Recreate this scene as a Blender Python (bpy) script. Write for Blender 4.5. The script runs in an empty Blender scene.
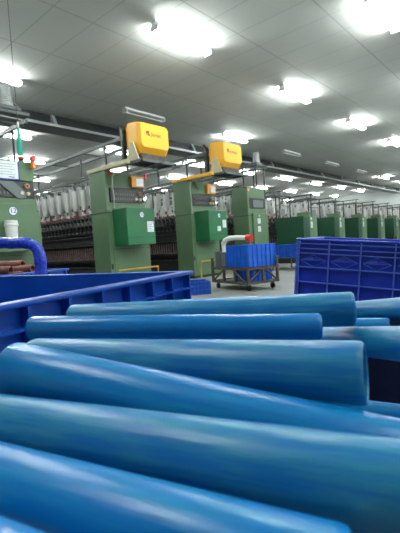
import bpy, bmesh, math, random
from mathutils import Vector, Matrix
random.seed(7)
S = bpy.context.scene
C = S.collection
PI = math.pi

# ---------------------------------------------------------------- camera
EYE = Vector((0.0, 0.0, 0.80))
cam = bpy.data.cameras.new('camera')
cam.sensor_fit = 'HORIZONTAL'; cam.sensor_width = 36.0; cam.lens = 36.0
cam.clip_start = 0.01; cam.clip_end = 200
cam.dof.use_dof = True; cam.dof.focus_distance = 1.1; cam.dof.aperture_fstop = 17
cam_o = bpy.data.objects.new('camera', cam); C.objects.link(cam_o)
ex = Vector((356, 44.5, -400)).normalized()          # world X seen from the camera
ey = Vector((-448, -5.5, -400)).normalized()         # world Y seen from the camera
ez = ex.cross(ey).normalized(); ey = ez.cross(ex).normalized()
M3 = Matrix((ex, ey, ez))
cam_o.matrix_world = Matrix.Translation(EYE) @ M3.to_4x4()
S.camera = cam_o

# ---------------------------------------------------------------- light and exposure
LAMP_POWER = 165.0
w = bpy.data.worlds.new('world'); S.world = w; w.use_nodes = True
w.node_tree.nodes['Background'].inputs[0].default_value = (0.8, 0.9, 0.95, 1)
w.node_tree.nodes['Background'].inputs[1].default_value = 0.15
S.view_settings.view_transform = 'Standard'; S.view_settings.look = 'None'
S.view_settings.exposure = 0.0; S.view_settings.gamma = 1.0
S.view_settings.use_curve_mapping = False
S.cycles.use_denoising = True
S.cycles.max_bounces = 8
S.cycles.sample_clamp_indirect = 6.0

# ---------------------------------------------------------------- materials
def lin(c):
    return tuple(((v / 255) / 12.92 if v / 255 <= 0.04045 else ((v / 255 + 0.055) / 1.055) ** 2.4) for v in c)

def mat(name, rgb, rough=0.5, metal=0.0, var=0.12, scale=6.0, spec=0.5, bump=0.0, stretch=None, rgb2=None, trans=0.0, lo=0.35, hi=0.7):
    m = bpy.data.materials.new(name); m.use_nodes = True
    nt = m.node_tree; b = nt.nodes['Principled BSDF']
    c = lin(rgb)
    tc = nt.nodes.new('ShaderNodeTexCoord'); mp = nt.nodes.new('ShaderNodeMapping')
    if stretch: mp.inputs['Scale'].default_value = stretch
    nz = nt.nodes.new('ShaderNodeTexNoise'); nz.inputs['Scale'].default_value = scale; nz.inputs['Detail'].default_value = 5
    cr = nt.nodes.new('ShaderNodeValToRGB')
    c2 = lin(rgb2) if rgb2 else tuple(min(1, v * (1 + var * 1.3)) for v in c)
    c1 = c if rgb2 else tuple(v * (1 - var * 1.3) for v in c)
    cr.color_ramp.elements[0].color = (*c1, 1); cr.color_ramp.elements[1].color = (*c2, 1)
    cr.color_ramp.elements[0].position = lo; cr.color_ramp.elements[1].position = hi
    L = nt.links.new
    L(tc.outputs['Object'], mp.inputs[0]); L(mp.outputs[0], nz.inputs['Vector'])
    L(nz.outputs['Fac'], cr.inputs[0]); L(cr.outputs[0], b.inputs['Base Color'])
    b.inputs['Roughness'].default_value = rough; b.inputs['Metallic'].default_value = metal
    b.inputs['Specular IOR Level'].default_value = spec
    if bump:
        bp = nt.nodes.new('ShaderNodeBump'); bp.inputs['Strength'].default_value = bump; bp.inputs['Distance'].default_value = 0.002
        L(nz.outputs['Fac'], bp.inputs['Height']); L(bp.outputs[0], b.inputs['Normal'])
    return m

def emit(name, rgb, s):
    m = bpy.data.materials.new(name); m.use_nodes = True
    b = m.node_tree.nodes['Principled BSDF']
    b.inputs['Base Color'].default_value = (*rgb, 1)
    b.inputs['Emission Color'].default_value = (*rgb, 1); b.inputs['Emission Strength'].default_value = s
    return m

def ceiling_material():
    m = mat('ceiling_tiles', (205, 208, 204), rough=0.75, var=0.03, scale=0.7)
    nt = m.node_tree; L = nt.links.new; b = nt.nodes['Principled BSDF']
    geo = nt.nodes.new('ShaderNodeNewGeometry'); sep = nt.nodes.new('ShaderNodeSeparateXYZ'); L(geo.outputs['Position'], sep.inputs[0])
    def seam(axis, off, pitch, half):
        a = nt.nodes.new('ShaderNodeMath'); a.operation = 'SUBTRACT'; L(sep.outputs[axis], a.inputs[0]); a.inputs[1].default_value = off
        d = nt.nodes.new('ShaderNodeMath'); d.operation = 'DIVIDE'; L(a.outputs[0], d.inputs[0]); d.inputs[1].default_value = pitch
        f = nt.nodes.new('ShaderNodeMath'); f.operation = 'PINGPONG'; L(d.outputs[0], f.inputs[0]); f.inputs[1].default_value = 0.5
        g = nt.nodes.new('ShaderNodeMath'); g.operation = 'LESS_THAN'; L(f.outputs[0], g.inputs[0]); g.inputs[1].default_value = half / pitch
        return g
    s1 = seam('X', 3.54, 0.605, 0.008); s2 = seam('Y', 2.47, 1.226, 0.013)
    mx = nt.nodes.new('ShaderNodeMath'); mx.operation = 'MAXIMUM'; L(s1.outputs[0], mx.inputs[0]); L(s2.outputs[0], mx.inputs[1])
    mix = nt.nodes.new('ShaderNodeMixRGB'); mix.inputs['Color2'].default_value = (0.46, 0.47, 0.46, 1)
    src = b.inputs['Base Color'].links[0].from_socket
    L(src, mix.inputs['Color1']); L(mx.outputs[0], mix.inputs['Fac']); L(mix.outputs[0], b.inputs['Base Color'])
    return m

M = dict(
    ceil=ceiling_material(),
    floor=mat('worn_concrete', (150, 152, 150), rough=0.35, var=0.12, scale=1.5),
    wall=mat('painted_wall', (205, 210, 208), rough=0.7, var=0.03, scale=1.0),
    beam=mat('beam_paint_grey', (92, 98, 98), rough=0.5, var=0.06),
    web=mat('beam_web_shade', (24, 28, 30), rough=0.6, var=0.06),  # unlit look of the web painted in as a darker tone
    beamlt=mat('beam_paint_pale', (148, 154, 154), rough=0.5, var=0.05),
    batten=mat('batten_white', (225, 228, 228), rough=0.4, var=0.02),
    unlit=mat('unlit_tube', (235, 238, 238), rough=0.25, var=0.01),
    green=mat('green_paint', (84, 112, 82), rough=0.42, var=0.07, scale=2.5),
    greenbox=mat('green_paint_deep', (32, 98, 62), rough=0.38, var=0.08, scale=3),
    greendark=mat('green_paint_dark', (20, 62, 42), rough=0.4, var=0.12, scale=4),
    seam=mat('dark_gap', (34, 52, 38), rough=0.8),
    black=mat('black_panel', (26, 28, 31), rough=0.35, var=0.2),
    mech=mat('oily_machinery', (34, 38, 38), rough=0.45, var=0.4, scale=9),
    mechlt=mat('grey_machinery', (110, 114, 112), rough=0.4, var=0.3, scale=12, metal=0.3),
    steel=mat('galvanised_rail', (78, 84, 86), rough=0.4, var=0.12, metal=0.3),
    white=mat('white_roving', (206, 207, 204), rough=0.8, var=0.05),
    pink=mat('pink_tube_tip', (142, 84, 86), rough=0.6, var=0.3, scale=20),
    spindle=mat('spindle_yarn', (120, 100, 96), rough=0.7, var=0.4, scale=25),
    yellow=mat('yellow_cover', (236, 172, 40), rough=0.4, var=0.03, scale=3),
    beige=mat('beige_paint', (176, 170, 138), rough=0.5, var=0.07),
    yrail=mat('yellow_rail', (206, 164, 56), rough=0.5, var=0.1),
    red=mat('red_plastic', (190, 36, 34), rough=0.35, var=0.05),
    amber=mat('amber_lens', (238, 150, 40), rough=0.3, var=0.05),
    paper=mat('paper_white', (226, 232, 236), rough=0.6, var=0.02),
    ink=mat('blue_ink', (36, 62, 140), rough=0.6),
    inkg=mat('grey_ink', (120, 130, 140), rough=0.6),
    redink=mat('red_ink', (140, 44, 16), rough=0.6),
    copper=mat('orange_knob', (196, 140, 96), rough=0.4),
    cream=mat('cream_knob', (206, 196, 176), rough=0.4),
    crate=mat('blue_crate', (12, 74, 172), rough=0.32, var=0.10, scale=8),
    cratedeep=mat('deep_blue_crate', (34, 60, 188), rough=0.4, var=0.12, scale=10),
    cratedge=mat('lit_blue_rib', (84, 112, 210), rough=0.5, var=0.12, scale=30),  # paler copy of the crate blue, light on the ribs put into the colour
    cratelt=mat('bright_blue_crate', (22, 98, 208), rough=0.38, var=0.1, scale=8),
    crategrey=mat('grey_crate', (98, 106, 108), rough=0.5, var=0.1),
    navy=mat('pile_shade_crate', (14, 26, 66), rough=0.6, var=0.15, scale=8),  # shade of the deep gap below the tubes put into the crate colour
    wrap=mat('blue_film_wrap', (28, 60, 190), rough=0.22, var=0.35, scale=60, bump=0.9, rgb2=None),
    tube=mat('blue_tube_worn', (0, 113, 182), rgb2=(18, 136, 184), rough=0.3, spec=0.4, scale=150, stretch=(1, 1, 0.1), bump=0.2, lo=0.45, hi=0.75),
    tubeglossy=mat('blue_tube_clean', (0, 118, 190), rough=0.22, scale=10, var=0.08, stretch=(1, 1, 0.2)),
    tubeteal=mat('blue_tube_faded', (0, 107, 172), rgb2=(54, 142, 166), rough=0.34, spec=0.4, scale=150, stretch=(1, 1, 0.12), bump=0.35, lo=0.38, hi=0.75),
    brown=mat('brown_paper_tube', (132, 82, 72), rough=0.6, var=0.2, scale=15),
    rust=mat('rusty_frame', (70, 60, 54), rough=0.7, var=0.35, scale=18),
    rubber=mat('black_rubber', (28, 28, 30), rough=0.7),
    plastic=mat('white_plastic', (222, 224, 220), rough=0.35, var=0.02),
    teal=mat('teal_plastic', (54, 184, 156), rough=0.4, var=0.06),
    motor=mat('grey_motor', (160, 164, 162), rough=0.45, var=0.1, metal=0.2),
    cable=mat('pale_cable', (168, 172, 160), rough=0.5),
    lamp=emit('tube_glow', (0.93, 1.0, 0.97), LAMP_POWER),
)

# ---------------------------------------------------------------- mesh helpers
class MB:
    def __init__(s): s.v = []; s.f = []; s.mi = []; s.mats = []; s.cur = 0; s.T = Matrix.Identity(4)
    def m(s, mt):
        if mt not in s.mats: s.mats.append(mt)
        s.cur = s.mats.index(mt); return s
    def add(s, vs, fs):
        n = len(s.v); s.v += [tuple(s.T @ Vector(p)) for p in vs]
        for f in fs: s.f.append(tuple(i + n for i in f)); s.mi.append(s.cur)
        return s
    def box(s, x0, y0, z0, x1, y1, z1):
        vs = [(x, y, z) for z in (z0, z1) for y in (y0, y1) for x in (x0, x1)]
        return s.add(vs, [(0, 2, 3, 1), (4, 5, 7, 6), (0, 1, 5, 4), (2, 6, 7, 3), (0, 4, 6, 2), (1, 3, 7, 5)])
    def prism(s, prof, a0, a1, axis='x'):
        n = len(prof)
        def p(a, q):
            return {'x': (a, q[0], q[1]), 'y': (q[0], a, q[1]), 'z': (q[0], q[1], a)}[axis]
        vs = [p(a0, q) for q in prof] + [p(a1, q) for q in prof]
        fs = [tuple(range(n))[::-1], tuple(range(n, 2 * n))] + [(i, (i + 1) % n, n + (i + 1) % n, n + i) for i in range(n)]
        return s.add(vs, fs)
    def tube(s, pts, r, seg=8, caps=True):
        pts = [Vector(p) for p in pts]; rs = r if isinstance(r, (list, tuple)) else [r] * len(pts)
        vs = []; fs = []; prev = None
        for i, p in enumerate(pts):
            d = (pts[min(i + 1, len(pts) - 1)] - pts[max(i - 1, 0)]).normalized()
            if prev is None:
                u = d.orthogonal().normalized()
            else:
                u = (prev - d * prev.dot(d)).normalized()
            prev = u; w_ = d.cross(u)
            for k in range(seg):
                a = 2 * PI * k / seg; vs.append(tuple(p + (u * math.cos(a) + w_ * math.sin(a)) * rs[i]))
        for i in range(len(pts) - 1):
            for k in range(seg):
                fs.append((i * seg + k, i * seg + (k + 1) % seg, (i + 1) * seg + (k + 1) % seg, (i + 1) * seg + k))
        if caps:
            fs.append(tuple(range(seg))[::-1]); fs.append(tuple(range((len(pts) - 1) * seg, len(pts) * seg)))
        return s.add(vs, fs)
    def lathe(s, prof, seg=24, axis=2, c=(0, 0, 0), closed=False):
        vs = []; fs = []
        for (r, z) in prof:
            for k in range(seg):
                a = 2 * PI * k / seg; q = (r * math.cos(a), r * math.sin(a), z)
                if axis == 1: q = (q[0], q[2], q[1])
                if axis == 0: q = (q[2], q[0], q[1])
                vs.append((q[0] + c[0], q[1] + c[1], q[2] + c[2]))
        n = len(prof)
        for i in range(n if closed else n - 1):
            j = (i + 1) % n
            for k in range(seg):
                fs.append((i * seg + k, i * seg + (k + 1) % seg, j * seg + (k + 1) % seg, j * seg + k))
        if not closed:
            fs.append(tuple(range(seg))[::-1]); fs.append(tuple(range((n - 1) * seg, n * seg)))
        return s.add(vs, fs)
    def build(s, name, parent=None, smooth=False, bevel=0.0, loc=None):
        me = bpy.data.meshes.new(name); me.from_pydata(s.v, [], s.f)
        for mt in s.mats: me.materials.append(mt)
        me.polygons.foreach_set('material_index', s.mi)
        bm = bmesh.new(); bm.from_mesh(me); bmesh.ops.recalc_face_normals(bm, faces=bm.faces)
        if bevel:
            es = [e for e in bm.edges if len(e.link_faces) == 2 and e.calc_face_angle(0) > 0.5]
            bmesh.ops.bevel(bm, geom=es, offset=bevel, segments=2, affect='EDGES', profile=0.5, clamp_overlap=True)
        bm.to_mesh(me); bm.free()
        if smooth:
            me.shade_smooth() if hasattr(me, 'shade_smooth') else None
            me.set_sharp_from_angle(angle=math.radians(38))
        o = bpy.data.objects.new(name, me); C.objects.link(o)
        if parent: o.parent = parent
        if loc: o.location = loc
        return o

def one(mt): return MB().m(mt)

def tag(o, label=None, cat=None, group=None, kind=None):
    if label: o['label'] = label
    if cat: o['category'] = cat
    if group: o['group'] = group
    if kind: o['kind'] = kind
    return o

def thing(name, loc, label, cat, group=None, rot=(0, 0, 0)):
    o = bpy.data.objects.new(name, None); C.objects.link(o); o.location = loc; o.rotation_euler = rot
    o.empty_display_size = 0.1
    return tag(o, label, cat, group)

def copy_tree(o, parent=None):
    c = o.copy(); C.objects.link(c); c.parent = parent
    for ch in [q for q in o.children]: copy_tree(ch, c)
    return c

def writing(name, body, size, mt, parent, loc, rot, ext=0.0006, sx=1.0, off=0.0):
    cu = bpy.data.curves.new(name, 'FONT'); cu.body = body; cu.size = size; cu.extrude = ext
    cu.align_x = 'CENTER'; cu.align_y = 'CENTER'; cu.offset = off
    cu.materials.append(mt)
    t = bpy.data.objects.new(name, cu); C.objects.link(t)
    dg = bpy.context.evaluated_depsgraph_get()
    me = bpy.data.meshes.new_from_object(t.evaluated_get(dg)); bpy.data.objects.remove(t)
    o = bpy.data.objects.new(name, me); C.objects.link(o)
    o.parent = parent; o.location = loc; o.rotation_euler = rot; o.scale = (sx, 1, 1)
    return o

# ---------------------------------------------------------------- setting
X0, X1, Y0, Y1, H = -6.0, 33.2, -6.0, 24.0, 4.05
def struct(o): o['kind'] = 'structure'; return o
struct(one(M['floor']).box(X0, Y0, -0.1, X1, Y1, 0).build('floor'))
struct(one(M['ceil']).box(X0, Y0, H, X1, Y1, H + 0.1).build('ceiling'))
struct(one(M['wall']).box(X1, Y0, 0, X1 + 0.2, Y1, H).build('wall_right'))
struct(one(M['wall']).box(X0 - 0.2, Y0, 0, X0, Y1, H).build('wall_left'))
struct(one(M['wall']).box(X0, Y1, 0, X1, Y1 + 0.2, H).build('wall_far'))
struct(one(M['wall']).box(X0, Y0 - 0.2, 0, X1, Y0, H).build('wall_near'))
# beam below the ceiling, web and bottom flange, pale stiffener plates
b = one(M['web']).box(X0, 8.86, 3.77, X1, 8.90, H).m(M['beam']).box(X0, 8.66, 3.74, X1, 9.30, 3.77)
b.m(M['beamlt']).box(X0, 8.645, 3.725, X1, 8.66, 3.785)
for i in range(-4, 12):
    x = 5.0 + 2.42 * i
    if X0 < x < X1 - 0.4:
        b.prism([(8.86, 4.04), (8.86, 3.77), (8.67, 3.77), (8.80, 4.04)], x - 0.04, x + 0.04, 'x')
struct(b.build('trim_1'))
struct(one(M['wall']).box(32.6, 18.0, 0, 33.2, 18.6, H).build('trim_2'))

# ---------------------------------------------------------------- ceiling lamps
def lamp_proto(lit):
    r = thing('fluorescent_lamp', (0, 0, 0), 'x', 'lamp')
    one(M['batten']).box(-0.62, -0.05, -0.05, 0.62, 0.05, 0).build('batten', r, bevel=0.004)
    for sx in (-1, 1): one(M['batten']).box(sx * 0.60 - 0.012, -0.075, -0.115, sx * 0.60 + 0.012, 0.075, -0.05).build('lamp_holder', r)
    for sy in ((-1, 1) if lit else (1,)):
        t = one(M['lamp'] if lit else M['unlit'])
        t.tube([(-0.585, sy * 0.045, -0.09), (0.585, sy * 0.045, -0.09)], 0.016, 8)
        t.build('lamp_tube', r, smooth=True)
    return r
NTH = 'first second third fourth fifth sixth seventh eighth ninth tenth eleventh twelfth thirteenth fourteenth fifteenth sixteenth seventeenth eighteenth nineteenth twentieth'.split()
P_lit, P_un = lamp_proto(True), lamp_proto(False)
used = {True: False, False: False}
def place_lamp(x, y, lit, label, group):
    p = P_lit if lit else P_un
    o = p if not used[lit] else copy_tree(p)
    used[lit] = True
    o.location = (x, y, H); tag(o, label, 'lamp', group)
unl = {(7.4, 1): 'unlit white tube lamp on ceiling above the nearest yellow blower',
       (7.4, 3): 'unlit tube lamp on ceiling, nearest of the three to the right of the second blower',
       (7.4, 4): 'unlit tube lamp on ceiling, middle of the three in front of the beam',
       (7.4, 5): 'unlit tube lamp on ceiling, farthest of the three in front of the beam'}
named = {(4.32, 1): 'large glaring lit tube lamp on ceiling above the first yellow blower',
         (4.32, 2): 'lit tube lamp on ceiling, second of the middle row, right of centre',
         (4.32, 3): 'lit tube lamp on ceiling, third of the middle row from the glaring one',
         (4.32, 4): 'lit tube lamp at the right edge, fourth of the middle row',
         (1.85, 2): 'largest glaring lit tube lamp at the top right corner of the ceiling',
         (7.4, 0): 'lit tube lamp on ceiling at the left edge above the grey motor',
         (7.4, 2): 'lit tube lamp on ceiling just above the second yellow blower',
         (7.4, 6): 'lit tube lamp before the beam, beyond the three unlit ones',
         (10.75, 1): 'lit tube lamp beyond the beam, behind the hanging teal tube'}
for y, xs in ((1.85, 6.4 - 7.2), (4.32, 4.75 - 3.6), (7.4, 3.0), (10.75, 4.75 - 3.6), (13.4, 2.9), (16.6, 4.75 - 3.6), (20.2, 2.9), (-1.2, 4.6 - 3.6), (-4.2, 2.9)):
    for i in range(0, 9):
        x = xs + 3.62 * i
        if x > X1 - 1: continue
        if y < 0 and x > 16: continue
        if (y, i) in unl: place_lamp(x, y, False, unl[(y, i)], 'unlit ceiling tube lamps'); continue
        lab = named.get((y, i))
        if lab: place_lamp(x, y, True, lab, 'lit ceiling tube lamps')
        elif y > 8: place_lamp(x, y, True, 'small distant lit lamp, %s from left in %s row beyond the beam' % (NTH[i], NTH[[10.75, 13.4, 16.6, 20.2].index(y)]), 'distant lit lamps beyond the beam')
        else: place_lamp(x, y, True, 'lit ceiling lamp %s from left in %s row on near side of beam' % (NTH[i], NTH[[-4.2, -1.2, 1.85, 4.32, 7.4].index(y)]), 'lit lamps above the aisle')

# ---------------------------------------------------------------- spinning frames
YF = 6.33
PITCH = 2.33
def frame_body(root, y0, y1, ks=None):
    """long body of a frame in local coordinates, x 0..1, y from y0 to y1"""
    if ks:
        for q in ks:
            o = q.copy(); C.objects.link(o); o.parent = root
        return ks
    out = []
    a = one(M['mech']).box(0.14, y0, 0.0, 0.86, y1, 0.42)
    a.m(M['mechlt']).box(0.12, y0, 0.44, 0.16, y1, 0.455).box(0.84, y0, 0.44, 0.88, y1, 0.455)
    a.m(M['mech']).box(0.26, y0, 0.42, 0.74, y1, 1.02)
    out.append(a.build('base_cabinet', root))
    a = one(M['mech'])
    for sx in (0.05, 0.85):
        a.m(M['mech']).box(sx, y0, 0.56, sx + 0.10, y1, 0.61).box(sx, y0, 0.94, sx + 0.10, y1, 1.0)
        a.m(M['mechlt']).box(sx - 0.004, y0, 0.905, sx + 0.02, y1, 0.918)
    out.append(a.build('ring_rail', root))
    a = one(M['spindle']); y = y0 + 0.05
    while y < y1 - 0.05:
        for sx in (0.10, 0.90):
            a.tube([(sx, y, 0.60), (sx, y, 0.86)], [0.022, 0.012], 5)
        y += 0.085
    o = a.build('spindle_yarn', root); o['kind'] = 'stuff'; out.append(o)
    a = one(M['mech']).prism([(0.16, 1.0), (0.84, 1.0), (0.84, 1.26), (0.72, 1.42), (0.28, 1.42), (0.16, 1.26)], y0, y1, 'y')
    y = y0 + 0.05
    a.m(M['mech'])
    while y < y1 - 0.1:
        for s in (0, 1):
            f = (lambda q: q) if s == 0 else (lambda q: 1 - q)
            a.m(M['black']); xs = sorted((f(0.06), f(0.24))); a.box(xs[0], y, 1.24, xs[1], y + 0.05, 1.31)
            a.m(M['mechlt']); xs = sorted((f(0.04), f(0.07))); a.box(xs[0], y, 1.17, xs[1], y + 0.035, 1.20)
        y += 0.15
    for xs in ((0.10, 0.13), (0.87, 0.90)):
        a.m(M['mech']).box(xs[0], y0, 1.14, xs[1], y1, 1.17)
        a.m(M['mechlt']).box(xs[0] - 0.01, y0, 1.085, xs[1] - 0.01, y1, 1.095)
    out.append(a.build('drafting_unit', root))
    a = one(M['pink']); y = y0 + 0.06       # roving guides below the packages
    while y < y1 - 0.1:
        for xs in (0.16, 0.36, 0.64, 0.84):
            dz = random.uniform(-0.02, 0.02)
            a.m(M['pink']).box(xs - 0.03, y, 1.50 + dz, xs + 0.03, y + 0.05, 1.55 + dz)
            a.m(M['mech']).box(xs - 0.02, y + 0.05, 1.44 + dz, xs + 0.02, y + 0.11, 1.49 + dz)
            a.m(M['cable']).tube([(xs, y + 0.02, 1.50), (xs + (0.5 - xs) * 0.2, y + 0.04, 1.36)], 0.006, 4)
        y += 0.15
    for xs in (0.13, 0.35, 0.65, 0.87): a.m(M['steel']).box(xs - 0.012, y0, 1.475, xs + 0.012, y1, 1.495)
    out.append(a.build('roving_guide', root))
    a = one(M['steel']); y = y0 + 0.1         # creel
    while y < y1:
        a.box(0.48, y, 1.4, 0.52, y + 0.04, 2.42)
        a.box(0.12, y, 2.26, 0.88, y + 0.03, 2.29).box(0.12, y, 1.46, 0.88, y + 0.03, 1.485)
        y += 1.2
    for xs in (0.15, 0.37, 0.63, 0.85): a.box(xs - 0.02, y0, 2.25, xs + 0.02, y1, 2.275)
    a.m(M['mech']).box(0.47, y0, 2.40, 0.53, y1, 2.44)
    out.append(a.build('creel', root))
    a = one(M['mechlt']); y = y0 + 0.07       # small pale hooks above the creel rails
    while y < y1 - 0.1:
        for xs in (0.15, 0.85):
            a.tube([(xs, y, 2.27), (xs, y + 0.04, 2.34), (xs, y + 0.09, 2.33), (xs, y + 0.07, 2.28)], 0.008, 4)
        y += 0.15
    o = a.build('hook', root); o['kind'] = 'stuff'; out.append(o)
    return out

def overhead_rail(root, ya, yb, posts):
    a = one(M['steel'])
    for xs in (0.28, 0.80):
        a.box(xs - 0.025, ya, 2.84, xs + 0.025, yb, 2.90)
    y = ya + 0.1
    while y < yb: a.box(0.26, y, 2.825, 0.82, y + 0.05, 2.845); y += 1.3
    a.build('overhead_rail', root)
    for (xs, y, z) in posts:
        one(M['mech']).tube([(xs, y, z), (xs, y, 2.84)], 0.02, 8).build('rail_post', root)

def badge(parent, x, y, z, txt, r=0.042):
    a = one(M['ink']).lathe([(r, 0), (r, -0.003)], 24, 1, (x, y, z))
    a.m(M['paper']).lathe([(r * 0.86, -0.0035), (r * 0.86, -0.004)], 24, 1, (x, y, z))
    o = a.build('number_badge', parent); o['label'] = 'round white number badge with blue rim'
    writing('number', txt, r * 1.45, M['ink'], o, (x, y - 0.005, z), (PI / 2, 0, 0), off=0.0004)

def note(parent, x0, z0, x1, z1, y):
    a = one(M['paper']).box(x0, y - 0.002, z0, x1, y, z1)
    a.m(M['inkg']); n = 5
    for i in range(n):
        z = z0 + (z1 - z0) * (i + 0.8) / (n + 0.8)
        a.box(x0 + 0.012, y - 0.003, z, x1 - 0.02 - 0.02 * (i % 2), y - 0.002, z + (z1 - z0) * 0.05)
    o = a.build('paper_label', parent); o['label'] = 'white paper notice'

def headstock(root, k):
    """tall end cabinet, local x 0..1, front plane y 0"""
    W = 1.0
    a = one(M['green']).box(0, 0.0, 0.06, W, 0.52, 1.50)
    a.m(M['seam']).box(0.01, 0.01, 0.0, W - 0.01, 0.51, 0.06).box(0.008, 0.008, 1.50, W - 0.008, 0.512, 1.515)
    a.build('lower_cabinet', root)
    a = one(M['green'])
    a.box(0, 0.12, 1.515, W - 0.03, 0.52, 2.30).box(0, 0, 1.515, 0.07, 0.13, 2.30)
    a.box(0.07, 0.04, 1.99, W - 0.03, 0.13, 2.30).box(0.07, 0.02, 1.515, W - 0.03, 0.13, 1.70)
    a.build('upper_cabinet', root)
    a = one(M['seam']).box(0.085, -0.001, 0.08, 0.092, 0.0, 0.84).box(0.09, -0.001, 0.80, W, 0, 0.806)
    a.m(M['black']).box(0.01, -0.002, 0.42, 0.06, 0.0, 0.52)
    a.build('door_seam', root)
    if k != 2:
        p = one(M['black']).box(0.12, 0.03, 1.715, W - 0.05, 0.06, 1.975).build('control_panel', root)
        sw = None
        for i in range(9):
            for j in range(2):
                if sw is None: o = sw = one(M['mechlt']).box(0, 0, 0, 0.022, 0.004, 0.04).build('switch', p)
                else: o = sw.copy(); C.objects.link(o); o.parent = p
                o.location = (0.24 + i * 0.055, 0.026, 1.76 + j * 0.09)
        one(M['copper']).lathe([(0.042, 0.03), (0.04, -0.01), (0.02, -0.012)], 16, 1, (0.83, 0, 1.90)).build('knob', p)
        one(M['black']).lathe([(0.016, -0.013), (0.012, -0.03)], 12, 1, (0.83, 0, 1.90)).build('knob', p)
        one(M['cream']).lathe([(0.03, 0.03), (0.028, -0.008)], 16, 1, (0.84, 0, 1.78)).build('knob', p)
        one(M['cream']).lathe([(0.03, 0.03), (0.028, -0.008)], 16, 1, (0.74, 0, 1.785)).build('knob', p)
    # deep green control box standing out of the lower cabinet
    if k == -1:
        bx0, bx1 = -0.30, 0.73
    elif k == 2:
        bx0, bx1 = 0.16, 0.74
    else:
        bx0, bx1 = 0.12, 0.80
    by = -0.43 if k != 2 else -0.06
    mt = M['green'] if k in (-1, 2) else M['greenbox']
    bz = 0.86 if k != 2 else 0.30
    bb = one(mt).box(bx0, by, bz, bx1, -0.002, 1.56).build('control_box', root, bevel=0.008)
    one(M['seam']).box(bx0 + 0.02, by - 0.001, bz + (0.14 if k != -1 else 0.0), bx1 - 0.02, by, bz + (0.146 if k != -1 else 0.006)).build('lid_seam', bb)
    return bb, bx0, bx1, by

def guard_rail(root):
    a = one(M['yrail']).tube([(0.06, -0.16, 0.02), (0.06, -0.16, 0.40), (1.05, -0.16, 0.40), (1.05, -0.16, 0.02)], 0.016, 8)
    a.build('guard_rail', root)

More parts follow.
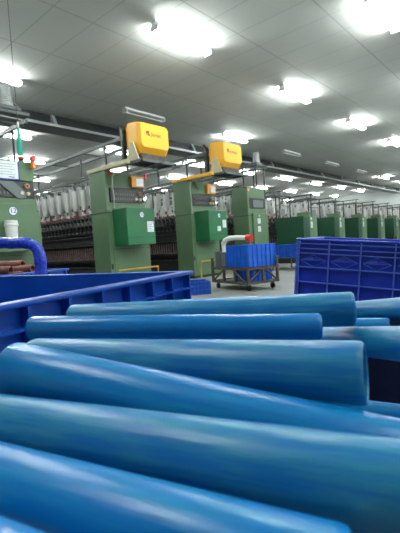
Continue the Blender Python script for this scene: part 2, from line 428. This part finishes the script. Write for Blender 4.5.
proto_body = None
frames = {}
flabels = {-1: 'green spinning frame with tall headstock at the left edge, badge 12, behind blue wrapped handle',
           0: 'green spinning frame with tall headstock under the first yellow blower, deep green box on front',
           1: 'green spinning frame with tall headstock under the second yellow blower, yellow trim along top',
           2: 'green spinning frame with tall plain headstock behind the loaded rusty trolley, no blower above'}
ords = ['nearest', 'second', 'third', 'fourth', 'fifth', 'sixth', 'seventh', 'eighth']
for k in range(-1, 11):
    x = 4.55 + PITCH * k
    lab = flabels.get(k) or 'low dark green spinning frame end, %s of the far low machines beyond the trolley' % ords[min(k - 3, 7)]
    if k == 10: lab = 'low dark green spinning frame end at the far right wall'
    r = thing('spinning_frame', (x, YF, 0), lab, 'spinning frame', 'spinning frames in a row')
    frames[k] = r
    proto_body = frame_body(r, 0.53, 14.5, proto_body)
    if k <= 2:
        bb, bx0, bx1, by = headstock(r, k)
        if k == -1:
            badge(bb, 0.38, by, 1.45, '12', 0.068)
            j = one(M['plastic']).lathe([(0.076, 1.06), (0.082, 1.10), (0.086, 1.22), (0.100, 1.225), (0.100, 1.25), (0.088, 1.255), (0.092, 1.28), (0.088, 1.30), (0.06, 1.305)], 20, 2, (0.29, by - 0.101, 0))
            j.box(0.275, by - 0.004, 1.20, 0.305, by, 1.24)
            j.build('container', r, smooth=True)['label'] = 'white plastic jug hanging on the front'
            a = one(M['paper']).box(0.05, -0.0, 2.0, 0.70, 0.038, 2.27)
            a.m(M['inkg'])
            for i in range(5): a.box(0.08, -0.002, 2.06 + 0.04 * i, 0.66 - 0.05 * (i % 2), 0, 2.066 + 0.04 * i)
            a.m(M['ink']).box(0.03, 0.0, 1.98, 0.72, 0.039, 2.0).box(0.70, 0, 1.98, 0.72, 0.039, 2.28).box(0.55, -0.003, 2.02, 0.64, 0, 2.032)
            a.build('notice_board', r)['label'] = 'white notice board with blue edge'
            s = one(M['red']).box(0.905, -0.075, 2.285, 0.975, -0.00, 2.38)
            s.m(M['amber']).box(0.905, -0.075, 2.18, 0.975, -0.00, 2.28)
            s.m(M['green']).box(0.92, -0.0, 2.20, 0.96, 0.04, 2.24)
            s.build('signal_lamp', r, bevel=0.008)['label'] = 'red and amber signal lamp'
            a = one(M['crategrey']).prism([(0.36, 1.96), (0.62, 1.96), (0.80, 1.80), (0.80, 1.70), (0.66, 1.70)], 0.0, 0.03, 'y')
            a.build('plastic_sheet', r)
        elif k == 0:
            badge(bb, 0.48, by, 1.43, '13', 0.058); note(bb, 0.60, 1.10, 0.76, 1.30, by)
        elif k == 1:
            badge(bb, 0.50, by, 1.44, '14', 0.055); note(bb, 0.62, 1.16, 0.75, 1.34, by); note(bb, 0.42, 1.08, 0.54, 1.19, by)
        else:
            badge(bb, 0.45, by, 1.50, '15', 0.035); note(bb, 0.36, 1.28, 0.50, 1.42, by); note(bb, 0.36, 1.05, 0.50, 1.2, by)
        if k in (0, 1, 2):
            if k != 2:
                yb = one(M['amber']).box(0.62, -0.03, 2.02, 0.93, 0.04, 2.24)
                yb.m(M['unlit']).box(0.72, -0.040, 2.04, 0.91, -0.032, 2.20)
                yb.build('junction_box', r, bevel=0.006)['label'] = 'orange junction box'
            else:
                one(M['amber']).box(0.03, -0.01, 2.18, 0.10, 0.01, 2.25).build('junction_box', r)
        if k == 2:
            p = one(M['black']).box(0.1, 0.03, 1.72, W_ if False else 0.95, 0.1, 2.0)
            p.m(M['crategrey']).box(0.3, 0.02, 1.74, 0.8, 0.03, 1.95)
            p.build('control_panel', r)
        if k == 0:
            for xx in (0.08, 0.98):
                one(M['red']).box(xx, -0.02, 2.20, xx + 0.06, 0.0, 2.31).build('warning_light', r)
        if k in (0, 1):
            guard_rail(r)
            mt = M['beige'] if k == 0 else M['yellow']
            a = one(mt).box(-0.03, -0.72, 2.30, 0.05, 0.53, 2.37)
            a.build('top_beam', r)['label'] = 'beige beam along the headstock top' if k == 0 else 'yellow beam along the headstock top'
            a = one(M['steel'])
            for q in (-1.0, -0.62): a.box(0.05, q, 2.30, 0.92, q + 0.05, 2.34)
            for q in (0.06, 0.5, 0.87): a.box(q, -1.0, 2.30, q + 0.05, 0.3, 2.34)
            a.box(0.12, -0.98, 2.34, 0.88, -0.45, 2.352)
            a.build('blower_platform', r)
        if k == 0:
            one(M['cable']).tube([(0.16, -0.01, 1.6), (0.17, -0.02, 1.8), (0.15, -0.02, 1.98), (0.17, -0.015, 2.2), (0.3, -0.02, 2.33)], 0.012, 6).build('cable', r)
        if k == 1:
            one(M['cable']).tube([(0.02, -0.02, 1.5), (0.03, -0.02, 1.8), (-0.0, -0.02, 2.1), (0.04, -0.015, 2.25), (0.2, -0.02, 2.28), (0.3, -0.02, 2.1)], 0.012, 6).build('cable', r)
        overhead_rail(r, -0.36 if k in (0, 1) else -0.2, 14.0,
                      [(0.28, 0.3, 2.3), (0.80, 0.3, 2.3), (0.54, 1.6, 2.40), (0.54, 3.6, 2.40), (0.54, 6.2, 2.40)] +
                      ([(0.34, -0.1, 2.3), (0.74, -0.1, 2.0)] if k == 2 else []))
    else:
        # low end: dark green box on the aisle side, light end cover
        a = one(M['greendark']).box(0.0, -0.45, 0.58, 0.42, 0.53, 1.48)
        a.build('gear_box', r, bevel=0.01)
        a = one(M['green']).box(0.42, -0.45, 0.30, 0.95, 0.50, 1.46).box(0.44, -0.43, 1.46, 0.6, 0.0, 1.62)
        a.build('end_cover', r, bevel=0.01)
        note(r, 0.5, 1.10, 0.62, 1.30, -0.452); note(r, 0.5, 1.36, 0.58, 1.44, -0.452)
        one(M['mech']).box(0.05, -0.40, 0.0, 0.9, 0.52, 0.58).build('plinth', r)
        a = one(M['mech'])
        for q in (0.02, 0.96): a.box(q, 0.50, 1.4, q + 0.02, 0.54, 2.25)
        a.box(0.02, 0.50, 2.22, 0.98, 0.53, 2.25).box(0.02, 0.50, 1.9, 0.98, 0.53, 1.92)
        a.m(M['crategrey']).box(0.2, 0.48, 1.55, 0.55, 0.50, 1.8)
        a.build('creel_end', r)
        s = one(M['red']).lathe([(0.025, 1.62), (0.025, 1.66)], 10, 2, (0.52, -0.3, 0)); s.build('signal_lamp', r)

# ---------------------------------------------------------------- roving bobbins hanging in the creels
def bobbin_mb(a, x, y, z):
    a.m(M['white']).lathe([(0.045, z + 0.455), (0.058, z + 0.45), (0.060, z + 0.44), (0.060, z + 0.06), (0.056, z + 0.04), (0.03, z + 0.03)], 10, 2, (x, y, 0))
    a.m(M['pink']).lathe([(0.022, z + 0.03), (0.026, z - 0.03)], 8, 2, (x, y, 0))
    a.m(M['mech']).lathe([(0.012, z + 0.56), (0.012, z + 0.44)], 6, 2, (x, y, 0))
    return a
bp = bobbin_mb(MB(), 0, 0, 0).build('roving_bobbin', smooth=True)
first = True
near_y = {0: 6.0, 1: 3.4, 2: 2.8}
for k in range(-1, 11):
    x = 4.55 + PITCH * k
    lim = near_y.get(k, 3.2 if k in (3, 4, 5) else (1.9 if k < 10 else 0)) if k >= 0 else 0
    rest = MB(); y = 0.66; i = 0
    names = {0: 'white roving bobbin hanging under the first blower',
             1: 'white roving bobbin hanging under the second blower',
             2: 'white roving bobbin hanging behind plain headstock'}
    nm = names.get(k) or 'white roving bobbin hanging %s low machine' % ords[min(k - 3, 7)]
    gp = 'roving bobbins in ' + ('the tall frames' if k < 3 else 'the low far frames')
    if k < 10: gp = 'roving bobbins in frame with ' + ({0: 'first blower', 1: 'second blower', 2: 'plain headstock'}.get(k, ords[min(max(k - 3, 0), 7)] + ' low end'))
    while y < 14.2:
        for (xx, z, dy) in ((0.15, 1.62, 0), (0.37, 1.74, 0.15), (0.63, 1.74, 0.15), (0.85, 1.62, 0)):
            zz = z + random.uniform(-0.01, 0.01)
            if y < lim and xx < 0.5:
                o = bp if first else bp.copy()
                if not first: C.objects.link(o)
                first = False
                o.location = (x + xx, YF + y + dy, zz); o.rotation_euler = (0, 0, random.random() * 6)
                nb = round((y - 0.66) / 0.33)
                tag(o, 'white roving bobbin, %s %s in the %s row, %s' % (NTH[nb], 'from the headstock' if k < 3 else 'from the aisle', 'outer' if xx < 0.2 else 'inner', nm.split(' hanging ')[1]), 'bobbin', gp)
            else:
                if k >= 0 or y < 6: bobbin_mb(rest, xx + x, YF + y + dy, zz)
        y += 0.33
    if rest.v:
        o = rest.build('roving_bobbins', smooth=True); tag(o, 'rows of white roving bobbins farther back in ' + (flabels[k].split(' with ')[0] if False else 'frame number %s along the row' % ['one', 'two', 'three', 'four', 'five', 'six', 'seven', 'eight', 'nine', 'ten', 'eleven', 'twelve'][k + 1]), 'bobbins', None, 'stuff')

# ---------------------------------------------------------------- travelling blowers
def blower(x, y, label, word):
    r = thing('travelling_blower', (x, y, 2.352), label, 'blower', 'yellow travelling blowers')
    # housing: eight sided outline seen from the front, bottom front bevel
    a = one(M['yellow'])
    zs0, zs1, zt = 0.09, 0.20, 0.62
    def ring(yy, x0, x1, z0, z1, c):
        return [(x0 + c, yy, z0), (x1 - c, yy, z0), (x1, yy, z0 + c), (x1, yy, z1 - c), (x1 - c, yy, z1), (x0 + c * 0.4, yy, z1), (x0, yy, z1 - c * 0.4), (x0, yy, z0 + c)]
    R = [ring(0.40, 0.04, 0.66, 0.20, 0.66, 0.07), ring(0.30, 0.0, 0.70, 0.14, 0.69, 0.06), ring(0.12, 0.0, 0.70, 0.10, 0.68, 0.06), ring(0.05, 0.0, 0.70, 0.11, 0.66, 0.06), ring(-0.04, 0.02, 0.68, 0.22, 0.635, 0.05)]
    vs = [p for q in R for p in q]; fs = [tuple(range(8))[::-1], tuple(range(32, 40))]
    for i in range(4):
        for j in range(8): fs.append((i * 8 + j, i * 8 + (j + 1) % 8, (i + 1) * 8 + (j + 1) % 8, (i + 1) * 8 + j))
    a.add(vs, fs)
    hs = a.build('housing', r, bevel=0.008)
    em = one(M['redink']).box(0.14, -0.045, 0.43, 0.16, -0.04, 0.50).box(0.16, -0.045, 0.46, 0.20, -0.04, 0.505).box(0.18, -0.045, 0.42, 0.22, -0.04, 0.455)
    em.build('emblem', hs)
    writing('lettering', word, 0.10, M['redink'], hs, (0.37, -0.0425, 0.455), (PI / 2, 0, 0), off=0.001)
    a = one(M['rust']).box(0.06, 0.04, 0.02, 0.66, 0.36, 0.12)
    a.m(M['mech'])
    for q in (0.08, 0.24, 0.40, 0.54): a.tube([(q + 0.04, 0.10, 0.0), (q + 0.04, 0.10, 0.09)], 0.035, 10)
    a.build('nozzle_block', r)
    a = one(M['beige']).prism([(-0.03, -0.03), (0.34, -0.03), (0.20, 0.32), (0.12, 0.32)], -0.055, -0.035, 'x')
    a.build('bracket', r)
    a = one(M['mech']).box(-0.02, 0.43, 0.05, 0.06, 0.50, 0.62).box(0.62, 0.43, 0.05, 0.68, 0.5, 0.56).box(0, 0.40, 0.30, 0.68, 0.48, 0.42)
    a.tube([(0.0, 0.44, 0.55), (0.0, 0.5, 0.66), (0.1, 0.52, 0.60)], 0.03, 8)
    a.build('back_frame', r)
    return r
blower(4.68, 5.42, 'yellow travelling blower with faint red lettering, nearest and largest, on the beige beam', 'Jumac')
blower(4.68 + PITCH, 5.42, 'yellow travelling blower farther along the row, above the yellow topped headstock', 'Jumac')

def rail_motor(x, y, z, s, label):
    r = thing('rail_motor', (x, y, z), label, 'motor')
    a = one(M['motor'])
    pr = [(0.09 * s, 0.0)]
    for i in range(9):
        z0 = 0.03 + i * 0.024; pr += [(0.10 * s, z0 * s), (0.10 * s, (z0 + 0.012) * s), (0.088 * s, (z0 + 0.014) * s), (0.088 * s, (z0 + 0.022) * s)]
    pr += [(0.10 * s, 0.25 * s), (0.09 * s, 0.29 * s), (0.03 * s, 0.30 * s)]
    a.lathe(pr, 18).build('motor_body', r, smooth=True)
    one(M['steel']).box(-0.16 * s, -0.10 * s, -0.05, 0.16 * s, 0.10 * s, 0).build('motor_plate', r)
    one(M['mechlt']).tube([(0.10 * s, 0, 0.08 * s), (0.16 * s, 0, 0.04 * s), (0.15 * s, 0, -0.03)], 0.018, 6).build('conduit', r)
rail_motor(4.55 + 2 * PITCH + 0.34, 6.20, 2.95, 0.95, 'small grey finned motor on rail above the plain tall headstock')
rail_motor(2.22 + 0.42, 5.95, 2.96, 1.1, 'grey finned motor on rail at the left edge above the teal tube')
a = one(M['steel']).box(2.35, 5.86, 2.86, 2.95, 6.04, 2.91)
tag(a.build('cross_rail'), 'grey cross rail under the motor at the left edge', 'rail')

# teal tube hanging from the rail of the left frame
r = thing('hanging_tube', (1.885, 4.0, 1.76), 'teal plastic tube with red tip hanging on a cord at the left', 'tube')
one(M['teal']).lathe([(0.020, 0.035), (0.026, 0.05), (0.026, 0.20), (0.018, 0.245), (0.012, 0.26), (0.012, 0.31)], 14).build('tube_body', r, smooth=True)
one(M['red']).lathe([(0.030, 0.0), (0.030, 0.018)], 12).build('tip', r)
one(M['black']).lathe([(0.028, -0.018), (0.028, 0.0)], 12).build('tip_ring', r)
one(M['plastic']).lathe([(0.008, 0.31), (0.012, 0.34), (0.006, 0.37)], 8).build('cap', r)
one(M['mech']).tube([(0, 0, 0.37), (0.0, 0, 0.43), (0.005, 0, H - 1.76)], 0.003, 5).build('cord', r)

# ---------------------------------------------------------------- crates
def crate(name, L, W, Hh, loc, rot, label, mt, cols=6, rows=3, ribs=True, rim=0.03, diamonds=False, group=None, t=0.012, matrix=None, ribd=0.016, rimt=0.012):
    r = thing(name, loc, label, 'crate', group, rot)
    if matrix: r.matrix_world = matrix
    a = one(mt)
    a.box(0, 0, 0, L, W, t)
    for (x0, y0, x1, y1) in ((0, 0, L, t), (0, W - t, L, W), (0, t, t, W - t), (L - t, t, L, W - t)): a.box(x0, y0, t, x1, y1, Hh - 0.002)
    a.build('body', r)
    a = one(mt)
    for (x0, y0, x1, y1) in ((-rim, -rim, L + rim, t), (-rim, W - t, L + rim, W + rim), (-rim, t, t, W - t), (L - t, t, L + rim, W - t)):
        a.box(x0, y0, Hh - rimt, x1, y1, Hh)
    a.build('rim', r, bevel=0.004, smooth=True)
    if ribs:
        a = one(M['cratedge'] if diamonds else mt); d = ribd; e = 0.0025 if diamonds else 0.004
        def hor(z, h):
            a.box(-d, -d, z, L + d, 0, z + h); a.box(-d, W, z, L + d, W + d, z + h); a.box(-d, 0, z, 0, W, z + h); a.box(L, 0, z, L + d, W, z + h)
        for q in range(cols + 1):
            x = q * (L - 2 * e) / cols; a.box(x, -d, 0, x + 2 * e, 0, Hh - 0.01); a.box(x, W, 0, x + 2 * e, W + d, Hh - 0.01)
        nc = max(2, round(cols * W / L))
        for q in range(nc + 1):
            y = q * (W - 2 * e) / nc; a.box(-d, y, 0, 0, y + 2 * e, Hh - 0.01); a.box(L, y, 0, L + d, y + 2 * e, Hh - 0.01)
        for z in rows: hor(z, 0.004 if diamonds else 0.006)
        if diamonds:
            z0, z1 = diamonds; cw = L / cols; zc = (z0 + z1) / 2; hh = (z1 - z0) / 2 * 0.85
            for q in range(cols):
                xc = (q + 0.5) * cw; hw = cw * 0.42
                cs = [(xc - hw, zc), (xc, zc - hh), (xc + hw, zc), (xc, zc + hh)]
                a.m(mt).add([(p[0], -0.001, p[1]) for p in cs] + [(xc, -0.009, zc)], [(0, 1, 4), (1, 2, 4), (2, 3, 4), (3, 0, 4), (3, 2, 1, 0)])
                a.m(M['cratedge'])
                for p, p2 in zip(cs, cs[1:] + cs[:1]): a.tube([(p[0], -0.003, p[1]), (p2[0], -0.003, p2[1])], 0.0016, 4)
        a.build('ribs', r)
    return r

def dolly(L, W, h, parent=None, loc=(0, 0, 0), rot=(0, 0, 0), label='', name='trolley'):
    r = thing(name, loc, label, 'trolley', None, rot)
    a = one(M['rust']).box(0, 0, h - 0.04, L, W, h - 0.004)
    if h > 0.25:
        for x in (0.02, L - 0.06):
            for y in (0.02, W - 0.06): a.box(x, y, 0.12, x + 0.04, y + 0.04, h - 0.04)
        a.box(0.02, 0.02, 0.12, L - 0.02, W - 0.02, 0.15)
    a.build('deck', r)
    for x in (0.08, L - 0.08):
        for y in (0.08, W - 0.08):
            c = one(M['rubber']).lathe([(0.04, -0.013), (0.045, 0), (0.04, 0.013)], 16, 0, (x, y, 0.046))
            c.m(M['steel']).box(x - 0.02, y - 0.008, 0.05, x + 0.02, y + 0.008, min(0.12, h - 0.04) + 0.002)
            c.build('caster', r)
    return r

# crate B: large blue tub left of the tubes, its near-right side facing the camera
YB = math.atan2(0.235, 0.972)
u1 = Vector((-0.972, -0.235, 0)); u2 = Vector((-0.235, 0.972, 0))
FC = Vector((0.99, 0.962, 0))
LB, WB = 0.98, 1.0
# local x runs along -u1, local y along u2; front plane (y 0) faces the tubes
oB = FC + u1 * LB
dolly(LB - 0.06, WB - 0.06, 0.15, loc=(oB + Vector((0.03, 0.03, 0)))[:], rot=(0, 0, YB), label='low wheeled dolly under the big blue tub at the left')
crB = crate('blue_tub', LB, WB, 0.56, (oB.x, oB.y, 0.15), (0, 0, YB), 'big empty blue plastic tub with ribbed side, left of the blue tubes',
            M['crate'], cols=9, rows=(0.50, 0.30), rim=0.026, rimt=0.012, ribd=0.024)

# tray crate D under the tubes
oD = FC + u1 * 0.98 - u2 * 0.05
LD, WD = 0.98, 0.86
cD = oD - u2 * WD
dolly(LD - 0.04, WD - 0.04, 0.17, loc=(cD + Vector((0.02, 0.02, 0)))[:], rot=(0, 0, YB), label='trolley carrying the crate full of blue tubes')
crate('tube_crate', LD, WD, 0.40, (cD.x, cD.y, 0.17), (0, 0, YB), 'crate holding the pile of blue tubes, coloured dark for the shade inside', M['navy'], cols=8, rows=(0.2, 0.35), rim=0.008)

# ---------------------------------------------------------------- blue tubes
def blue_tube(A, B, ra, rb, mt, label):
    A, B = Vector(A), Vector(B); d = B - A; L = d.length
    a = one(mt); wl = 0.0035
    prof = [(ra - 0.0025, 0.0), (ra - 0.0005, 0.002), (ra, 0.006)]
    for i in range(1, 6): prof.append((ra + (rb - ra) * i / 6, L * i / 6))
    prof += [(rb, L - 0.006), (rb - 0.0005, L - 0.002), (rb - 0.0025, L), (rb - wl, L - 0.001), (rb - wl - 0.001, L - 0.02), (ra - wl - 0.001, 0.02), (ra - wl, 0.001)]
    a.lathe(prof, 64, closed=True)
    o = a.build('blue_tube', smooth=True)
    o.rotation_mode = 'QUATERNION'; o.rotation_quaternion = d.to_track_quat('Z', 'Y'); o.location = A
    return tag(o, label, 'tube', 'blue plastic tubes in the pile')
TT = [
 ((0.361, 0.6265, 0.6864), (0.5828, 0.2229, 0.6916), .023, .025, 'tubeteal', 'blue tube at the back top of the pile, below the trolley and the diamond crate'),
 ((0.2807, 0.6103, 0.6864), (0.5165, 0.2442, 0.6767), .0185, .018, 'tubeglossy', 'slim glossy blue tube, second from the back of the pile'),
 ((0.2139, 0.4640, 0.6775), (0.3117, 0.1119, 0.6916), .023, .025, 'tubeteal', 'worn blue tube in mid pile with its whole right end rim showing'),
 ((0.1638, 0.4042, 0.6890), (0.2895, 0.0584, 0.6469), .026, .023, 'tube', 'blue tube slanting down from its rounded left end below the worn open one'),
 ((0.0993, 0.4527, 0.6580), (0.2113, 0.0473, 0.6711), .022, .024, 'tubeteal', 'widest blue tube crossing the whole width in front'),
 ((0.0457, 0.4714, 0.6511), (0.1513, 0.0642, 0.6540), .022, .024, 'tube', 'near blue tube at the bottom, its right end near the lower right corner'),
 ((-0.0010, 0.5365, 0.6300), (0.0640, 0.1231, 0.6690), .021, .023, 'tubeglossy', 'blue tube at the bottom left corner, lowest of the near ones'),
 ((0.6391, 0.2974, 0.6246), (0.3761, -0.0643, 0.7114), .021, .023, 'tubeteal', 'blue tube at the right edge just behind the worn open one'),
 ((0.8999, 0.3642, 0.6251), (0.6483, 0.0349, 0.6971), .021, .023, 'tubeteal', 'blue tube at the right edge, farthest back below the diamond crate'),
 ((0.6137, 0.619, 0.6147), (0.7601, 0.2266, 0.6256), .023, .020, 'tube', 'blue tube with pale right rim, tucked behind and below the back top tube'),
]
for A, B, ra, rb, mt, lab in TT: blue_tube(A, B, ra, rb, M[mt], lab)
# lower layers of the same pile
n_ = 0
for layer, z in ((0, 0.476), (1, 0.521)):
    for i in range(16):
        for j in range(2):
            if i >= 8 and j == 0: continue
            c0 = cD + (-u1) * (0.045 + i * 0.0535 + 0.02 * layer) + u2 * (0.02 + j * 0.425) + u2 * 0.01 * layer
            c1 = c0 + u2 * 0.405
            q = random.uniform(-0.002, 0.002)
            blue_tube((c0.x, c0.y, z), (c1.x, c1.y, z), .0225, .021, M['tube'], 'blue tube lying in the dark lower layers of the pile')['group'] = 'blue tubes in the lower layers'

# ---------------------------------------------------------------- diamond crate at the right (stands a little askew)
def camvec(v): return (M3 @ Vector(v)).normalized()
e1 = Vector((0.874, -0.070, 0.481)); e1 = M3 @ e1; e1.normalize()
upv = Vector((0, 0, 1)); e3 = (upv - e1 * upv.dot(e1)).normalized(); e2 = e3.cross(e1)
dep = 1.75
FL = EYE + M3 @ Vector(((299.5 - 200) / 400 * dep, -(238.3 - 266.5) / 400 * dep, -dep))
HC = 0.52
org = FL - e3 * HC
Mx = Matrix((( e1.x, e2.x, e3.x, org.x), (e1.y, e2.y, e3.y, org.y), (e1.z, e2.z, e3.z, org.z), (0, 0, 0, 1)))
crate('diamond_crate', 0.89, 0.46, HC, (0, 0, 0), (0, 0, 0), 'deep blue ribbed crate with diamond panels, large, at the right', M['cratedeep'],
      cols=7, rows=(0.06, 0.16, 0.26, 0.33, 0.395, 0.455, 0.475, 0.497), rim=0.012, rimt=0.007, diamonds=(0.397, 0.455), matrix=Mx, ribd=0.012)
yawc = math.atan2(e1.y, e1.x)
dl = dolly(0.86, 0.44, 0.22, loc=(org.x + 0.02 * e1.x, org.y + 0.02 * e1.y, 0), rot=(0, 0, yawc), label='trolley under the diamond panelled crate')

# ---------------------------------------------------------------- crate C with brown tubes and blue wrapped handle behind the tub
cC = Vector((0.35, 2.12, 0)); yawC = math.radians(12)
crate('blue_crate', 0.99, 0.75, 0.42, (cC.x, cC.y, 0.28), (0, 0, yawC), 'blue crate with brown tubes behind the big tub at the left', M['crate'], cols=8, rows=(0.2, 0.36), rim=0.02)
dolly(0.95, 0.71, 0.28, loc=(cC.x + 0.02, cC.y + 0.02, 0), rot=(0, 0, yawC), label='trolley under the crate of brown tubes')
def hollow(name, A, B, ra, mt, label, group):
    A, B = Vector(A), Vector(B); d = B - A; L = d.length
    o = one(mt).lathe([(ra, 0), (ra, L), (ra * 0.72, L), (ra * 0.72, 0)], 20, closed=True).build(name, smooth=True)
    o.rotation_mode = 'QUATERNION'; o.rotation_quaternion = d.to_track_quat('Z', 'Y'); o.location = A
    return tag(o, label, 'tube', group)
def at(u, v, d): return EYE + M3 @ Vector(((u - 200) / 400 * d, -(v - 266.5) / 400 * d, -d))
bt = [((23, 264.5), (-60, 268), 2.40, .026, 'brown tube on top of the small pile, its open end pointing right'),
      ((33, 268.5), (-40, 276), 2.36, .026, 'brown tube reaching farthest right in the small pile'),
      ((11, 270.5), (-60, 272), 2.28, .025, 'brown tube with the leftmost open end in the small pile'),
      ((22, 275.5), (-60, 283), 2.28, .025, 'brown tube at the bottom of the small pile')]
for (r_, l_, d, ra, lab) in bt:
    hollow('brown_tube', at(*r_, d), at(l_[0], l_[1], d + 0.12), ra, M['brown'], lab, 'brown paper tubes in the crate')
# wrapped handle
P = [at(-60, 242, 2.16), at(-20, 242.5, 2.14), at(10, 243, 2.12), at(25, 243, 2.12), at(33.5, 245.5, 2.12), at(38.5, 252, 2.12), at(40.5, 262, 2.12), at(41, 274, 2.12), at(41, 300, 2.12)]
Pf = []
for i in range(len(P) - 1):
    for t_ in range(6):
        p0 = P[max(i - 1, 0)]; p1 = P[i]; p2 = P[i + 1]; p3 = P[min(i + 2, len(P) - 1)]; t = t_ / 6
        Pf.append(0.5 * ((2 * p1) + (p2 - p0) * t + (2 * p0 - 5 * p1 + 4 * p2 - p3) * t * t + (3 * p1 - p0 - 3 * p2 + p3) * t ** 3))
r = thing('wrapped_handle', (0, 0, 0), 'trolley handle wrapped in shiny blue film, bent down at its right end', 'handle')
o = one(M['wrap']).tube(Pf, [0.0300 + random.uniform(-0.0022, 0.0022) for _ in Pf], 20).build('film_wrap', r, smooth=True)
bot = P[-1]
one(M['rust']).tube([bot, (bot.x, bot.y, 0.02)], 0.014, 10).build('post', r)
one(M['rust']).tube([P[0], (P[0].x, P[0].y, 0.02)], 0.014, 10).build('post', r)

# ---------------------------------------------------------------- rusty trolley in the aisle with crates
cart = thing('aisle_trolley', (5.17, 3.62, 0), 'rusty open frame trolley on casters in the aisle, loaded with crates', 'trolley', None, (0, 0, math.radians(-16)))
LX, WY = 0.62, 0.98
z0, z1 = 0.13, 0.36
def bar(name, p, q, r_=0.016): one(M['rust']).tube([p, q], r_, 6).build(name, cart)
a = one(M['rust'])
for z in (z0, z1):
    a.box(-0.02, -0.02, z - 0.02, LX + 0.02, 0.02, z + 0.02).box(-0.02, WY - 0.02, z - 0.02, LX + 0.02, WY + 0.02, z + 0.02)
    a.box(-0.02, 0, z - 0.02, 0.02, WY, z + 0.02).box(LX - 0.02, 0, z - 0.02, LX + 0.02, WY, z + 0.02)
a.m(M['mechlt']).box(0.02, 0.02, z0, LX - 0.02, WY - 0.02, z0 + 0.008)
a.m(M['rust']).box(0.02, 0.28, z1 - 0.015, LX - 0.02, 0.31, z1 + 0.0).box(0.02, 0.66, z1 - 0.015, LX - 0.02, 0.69, z1)
a.build('frame', cart)
for (x, y) in ((0, 0), (LX, 0), (0, WY), (LX, WY), (0, WY * 0.33), (0, WY * 0.66), (LX * 0.5, 0), (LX, WY * 0.5)):
    one(M['rust']).box(x - 0.018, y - 0.018, z0, x + 0.018, y + 0.018, z1 + (0.18 if (x, y) in ((LX, 0), (0, WY)) else 0)).build('upright', cart)
bar('brace', (0.0, 0.02, z0), (0.3, -0.01, z1)); bar('brace', (LX, -0.01, z0), (0.32, -0.01, z1))
bar('brace', (-0.01, 0.05, z0), (-0.01, 0.4, z1)); bar('brace', (-0.01, WY, z0), (-0.01, 0.6, z1))
for (x, y) in ((0.06, 0.06), (LX - 0.06, 0.06), (0.06, WY - 0.06), (LX - 0.06, WY - 0.06)):
    c = one(M['rubber']).lathe([(0.045, -0.016), (0.05, -0.012), (0.05, 0.012), (0.045, 0.016)], 16, 0, (x, y, 0.051))
    c.m(M['steel']).box(x - 0.024, y - 0.01, 0.05, x - 0.018, y + 0.01, z0 - 0.02).box(x + 0.018, y - 0.01, 0.05, x + 0.024, y + 0.01, z0 - 0.02)
    c.build('caster', cart)
ct = Matrix.Translation((5.17, 3.62, 0)) @ Matrix.Rotation(math.radians(-16), 4, 'Z')
def oncart(x, y, z): return tuple(ct @ Vector((x, y, z)))
crate('trolley_crate', 0.57, 0.56, 0.36, oncart(0.05, 0.04, z1 + 0.022), (0, 0, math.radians(-16)), 'bright blue ribbed crate on top of the rusty trolley', M['cratelt'], cols=6, rows=(0.1, 0.2, 0.3), rim=0.015)
crate('trolley_crate', 0.50, 0.30, 0.27, oncart(0.06, 0.65, z1 + 0.022), (0, 0, math.radians(-16)), 'grey crate on the rusty trolley behind the bright blue one', M['crategrey'], cols=4, rows=(0.15,), rim=0.01)
crate('trolley_crate', 0.40, 0.5, 0.18, oncart(0.18, 0.10, z0 + 0.01), (0, 0, math.radians(-16)), 'blue crate on the low shelf inside the rusty trolley', M['cratelt'], cols=4, rows=(0.1,), rim=0.01)
r = thing('white_pipe', (0, 0, 0), 'white curved plastic pipe with red end lying across the trolley crates', 'pipe')
hp = [at(223.5, 244, 6.15), at(225, 240.5, 6.1), at(229, 238.2, 6.02), at(237, 237.6, 5.95), at(247, 237.8, 5.85)]
one(M['plastic']).tube(hp, [0.04, 0.04, 0.036, 0.034, 0.034], 12).build('pipe_body', r, smooth=True)
one(M['red']).tube([at(247, 237.8, 5.85), at(251.5, 238.2, 5.8)], 0.056, 14).build('pipe_end', r, smooth=True)
one(M['plastic']).tube([at(223.5, 244, 6.15), Vector((at(223.5, 244, 6.15).x, at(223.5, 244, 6.15).y, 0.653))], 0.03, 8).build('pipe_foot', r, smooth=True)

# small crate on the floor, blue bin beyond the trolley
crate('floor_crate', 0.30, 0.40, 0.21, (4.57, 4.30, 0.0), (0, 0, math.radians(-40)), 'small blue crate standing on the floor before the guard rail', M['crate'], cols=5, rows=(0.07, 0.14), rim=0.01)
tr = thing('bin_trolley', (8.95, 4.75, 0), 'thin legged trolley carrying a blue bin beyond the aisle trolley', 'trolley', None, (0, 0, 0.0))
a = one(M['steel']).box(0, 0, 0.30, 1.0, 0.75, 0.33).box(0, 0, 0.10, 1.0, 0.03, 0.13)
for (x, y) in ((0, 0), (0.97, 0), (0, 0.72), (0.97, 0.72)): a.box(x, y, 0.0, x + 0.03, y + 0.03, 0.30)
a.build('frame', tr)
crate('blue_bin', 0.96, 0.71, 0.32, (8.97, 4.77, 0.33), (0, 0, 0), 'deep blue bin on thin legs seen right of the aisle trolley', M['crate'], cols=6, rows=(0.2,), rim=0.01)
